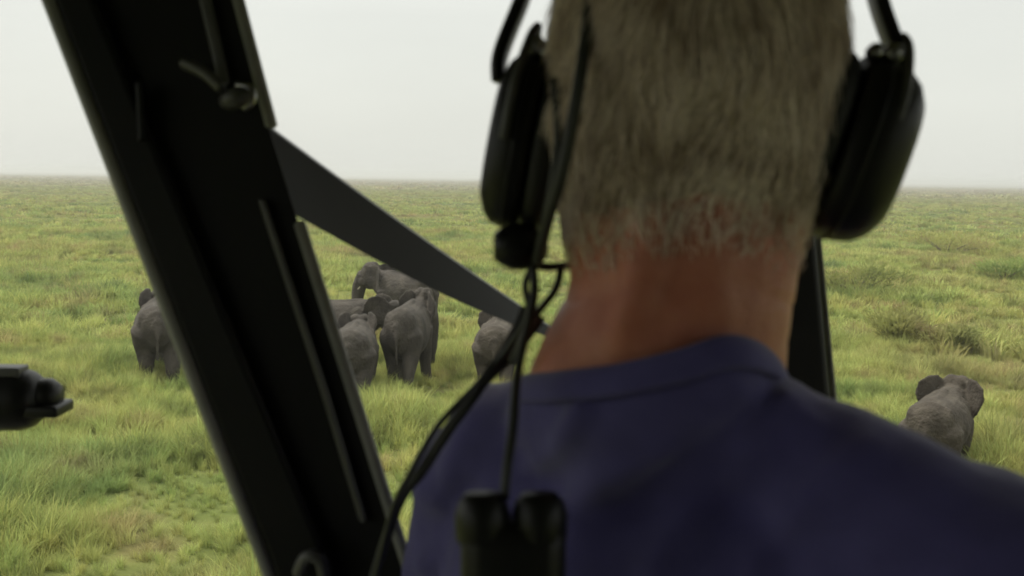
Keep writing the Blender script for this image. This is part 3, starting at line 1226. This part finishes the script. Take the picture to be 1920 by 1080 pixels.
cupL, TL = cup(-.088, -.002, -.048, -1, R(8), 1.0, .64)
cupR, TR = cup(.077, -.010, -.039, 1, R(15), 1.2, .95)
# sprung band over the crown
bp = spline([h(.116, -.004, -.010), h(.115, -.003, .008), h(.104, 0, .036), h(.090, .002, .072), h(.058, .004, .116), h(0, .004, .134), h(-.058, .004, .116), h(-.092, .002, .066), h(-.103, 0, .034), h(-.113, -.003, .004), h(-.113, -.004, -.012)], 5)
bm = bmesh.new()
rows = []
fr = frames(bp)
ydir = (HM.to_3x3() @ Vector((0, 1, 0))).normalized()
for p, (t_, s_, u_) in zip(bp, fr):
    nn = t_.cross(ydir).normalized()
    rows.append([bm.verts.new(p + ydir * (.014 * a) + nn * (.0035 * b_)) for a, b_ in ((-1, -.6), (-.8, -1), (.8, -1), (1, -.6), (1, .6), (.8, 1), (-.8, 1), (-1, .6))])
for A, B in zip(rows, rows[1:]):
    for k in range(8):
        bm.faces.new((A[k], A[(k + 1) % 8], B[(k + 1) % 8], B[k]))
bm.faces.new(rows[0])
bm.faces.new(list(reversed(rows[-1])))
bmesh.ops.recalc_face_normals(bm, faces=bm.faces)
band = obj('headband', bm, M['plastic'], hs)
# pad under the band
bm = bmesh.new()
pp = [h(.072, .004, .082), h(.045, .004, .112), h(0, .004, .124), h(-.045, .004, .112), h(-.072, .004, .082)]
tube(bm, spline(pp, 4), [(.010, .018)] * 17, 12)
obj('head_pad', bm, M['cushion'], band)
for T, sd_, tw in ((TL, -.62, 0), (TR, .95, 1)):
    bm = bmesh.new()
    for a in (-1, 1):
        tube(bm, spline([T @ Vector((sd_ * .022, .0, .068)), T @ Vector((sd_ * .024, .020 * a, .058)), T @ Vector((sd_ * .026, .041 * a, .030)), T @ Vector((sd_ * .026, .043 * a, .0))], 4), .0028, 8)
    obj('yoke', bm, M['strip'], hs)
    bm = bmesh.new()
    tube(bm, [T @ Vector((sd_ * .016, -.014, .054)), T @ Vector((sd_ * .016, -.022, .055))], [.0060, .0055], 12)
    tube(bm, [T @ Vector((sd_ * .006, -.016, .052)), T @ Vector((sd_ * .006, -.022, .053))], [.0048, .0045], 12)
    obj('adjuster_screw', bm, M['metal'], hs)
# boom pivot under the left cup, boom and microphone
bm = bmesh.new()
tube(bm, [P(938, 462, .63), P(958, 462, .63), P(985, 462, .635), P(1005, 470, .64)], [.0105, .0135, .0140, .010], 16)
obj('boom_pivot', bm, M['plastic'], hs)
bm = bmesh.new()
tube(bm, spline([P(985, 488, .632), P(1020, 500, .640), P(1058, 498, .655), P(1110, 490, .70), h(-.03, .128, -.098)], 5), .0026, 8)
bo = obj('boom', bm, M['cable'], hs)
bm = bmesh.new()
ell(bm, h(-.018, .130, -.096), (.016, .010, .010), HM.to_3x3(), 14)
obj('microphone', bm, M['cushion'], hs)
# lead across the back of the head and the leads to the sockets
bm = bmesh.new()
tube(bm, spline([h(-.05, -.02, .128), P(1112, -40, .585), P(1100, 60, .568), P(1082, 180, .560), P(1055, 320, .566), P(1025, 420, .585), P(1008, 490, .62)], 6), .0033, 10)
obj('lead', bm, M['cable'], hs)
bm = bmesh.new()
tube(bm, spline([P(1040, 150, .60), P(1048, 260, .590), P(1030, 380, .598), P(1012, 480, .622)], 6), .0028, 8)
obj('lead', bm, M['cable'], hs)
bm = bmesh.new()
tube(bm, spline([P(995, 480, .63), P(1002, 540, .625), P(992, 605, .615), P(978, 660, .60), P(968, 720, .585), P(962, 800, .565), P(952, 870, .552), P(945, 935, .548)], 6), .0025, 8)
obj('lead', bm, M['cable'], hs)
bm = bmesh.new()
tube(bm, spline([P(1012, 480, .632), P(985, 530, .630), P(990, 590, .632), P(950, 655, .648), P(890, 725, .655), P(820, 800, .655), P(765, 895, .66), P(735, 960, .68), P(700, 1100, .72)], 6), .0020, 8)
obj('lead', bm, M['cable'], hs)
bm = bmesh.new()
tube(bm, spline([P(1052, 505, .645), P(1040, 545, .640), P(1005, 590, .630), P(985, 625, .622), P(960, 680, .635)], 6), .0022, 8)
obj('lead', bm, M['cable'], hs)

# ------------------------------------------------------------------ harness strap over the left shoulder
hp = spline([P(1000, 585, .665), P(978, 625, .662), P(948, 668, .655), P(915, 706, .648), P(878, 756, .645), P(835, 815, .650), P(790, 885, .665), P(745, 950, .69), P(690, 1120, .74)], 5)
bm = bmesh.new()
rows = []
for i, (p, (t_, s_, u_)) in enumerate(zip(hp, frames(hp))):
    kf = i / (len(hp) - 1)
    sdv = t_.cross(Vector((.35, -.75, .55)).normalized()).normalized()
    nn = t_.cross(sdv).normalized()
    wv = .0085 * max(.38, 1 - 1.5 * kf)
    rows.append([bm.verts.new(p + sdv * wv * a + nn * .0012 * b_) for a, b_ in ((-1, -1), (0, -1.3), (1, -1), (1, 1), (0, 1.3), (-1, 1))])
for A, B in zip(rows, rows[1:]):
    for k in range(6):
        bm.faces.new((A[k], A[(k + 1) % 6], B[(k + 1) % 6], B[k]))
bm.faces.new(rows[0])
bm.faces.new(list(reversed(rows[-1])))
bmesh.ops.recalc_face_normals(bm, faces=bm.faces)
hb = obj('harness_strap', bm, M['strap'], origin=hp[0])
tag(hb, 'black harness strap slung over the man\'s left shoulder beside the cable', 'strap')

# ------------------------------------------------------------------ black two-lobed connector block low on the man's back
cb = empty('connector_block', P(965, 1130, .545))
tag(cb, 'black block with two rounded tops low on the man\'s back, at the cable end', 'connector')
bm = bmesh.new()
c0 = P(962, 1065, .545)
box(bm, c0 + Vector((-.026, -.012, -.05)), c0 + Vector((.026, .014, .024)), .011)
hous = obj('housing', bm, M['plastic'], cb)
for qx in (905, 1012):
    bm = bmesh.new()
    tube(bm, [P(qx, 1010, .545), P(qx, 965, .545), P(qx, 940, .545)], [.0135, .0140, .0120], 18)
    obj('plug', bm, M['plastic'], cb)

# ------------------------------------------------------------------ black stepped device poking in from the left
dv = empty('equipment_barrel', P(-80, 750, 1.1))
tag(dv, 'black stepped barrel of equipment poking in at the left edge above the grass', 'equipment')
D = 1.1
bm = bmesh.new()
tube(bm, [P(-420, 760, D + .02), P(-40, 750, D), P(40, 748, D), P(62, 748, D)], [.030, .0315, .0315, .028], 24)
obj('barrel', bm, M['plastic'], dv)
bm = bmesh.new()
tube(bm, [P(50, 742, D), P(95, 742, D), P(102, 742, D)], [.018, .018, .016], 20)
obj('collar', bm, M['plastic'], dv)
bm = bmesh.new()
a, b_ = P(30, 762, D), P(124, 768, D)
box(bm, (a.x, D * .98 + CAM.y - .02, b_.z - .004), (b_.x, D * .98 + CAM.y + .025, b_.z + .0075), .003)
obj('lip', bm, M['plastic'], dv)
bm = bmesh.new()
box(bm, P(-400, 700, D - .008) + Vector((0, -.012, 0)), P(45, 690, D - .008) + Vector((0, .012, .002)), .002)
obj('top_highlight', bm, M['strip'], dv)  # lighter strip added as the bright highlight along the barrel's top

# ------------------------------------------------------------------ pale damp air
bm = bmesh.new()
box(bm, (-15000, -15000, -4), (15000, 15000, 13.5))
hz = bpy.data.materials.new('haze')
hz.use_nodes = True
t = hz.node_tree
t.nodes.clear()
o_ = t.nodes.new('ShaderNodeOutputMaterial')
pv = t.nodes.new('ShaderNodeVolumePrincipled')
pv.inputs['Color'].default_value = (0.72, 0.73, 0.70, 1)
pv.inputs['Density'].default_value = 0.0006
pv.inputs['Anisotropy'].default_value = 0.2
t.links.new(pv.outputs[0], o_.inputs['Volume'])
hazeo = obj('haze', bm, hz)
hazeo['kind'] = 'stuff'
hazeo['label'] = 'thin pale haze lying over the whole plain'
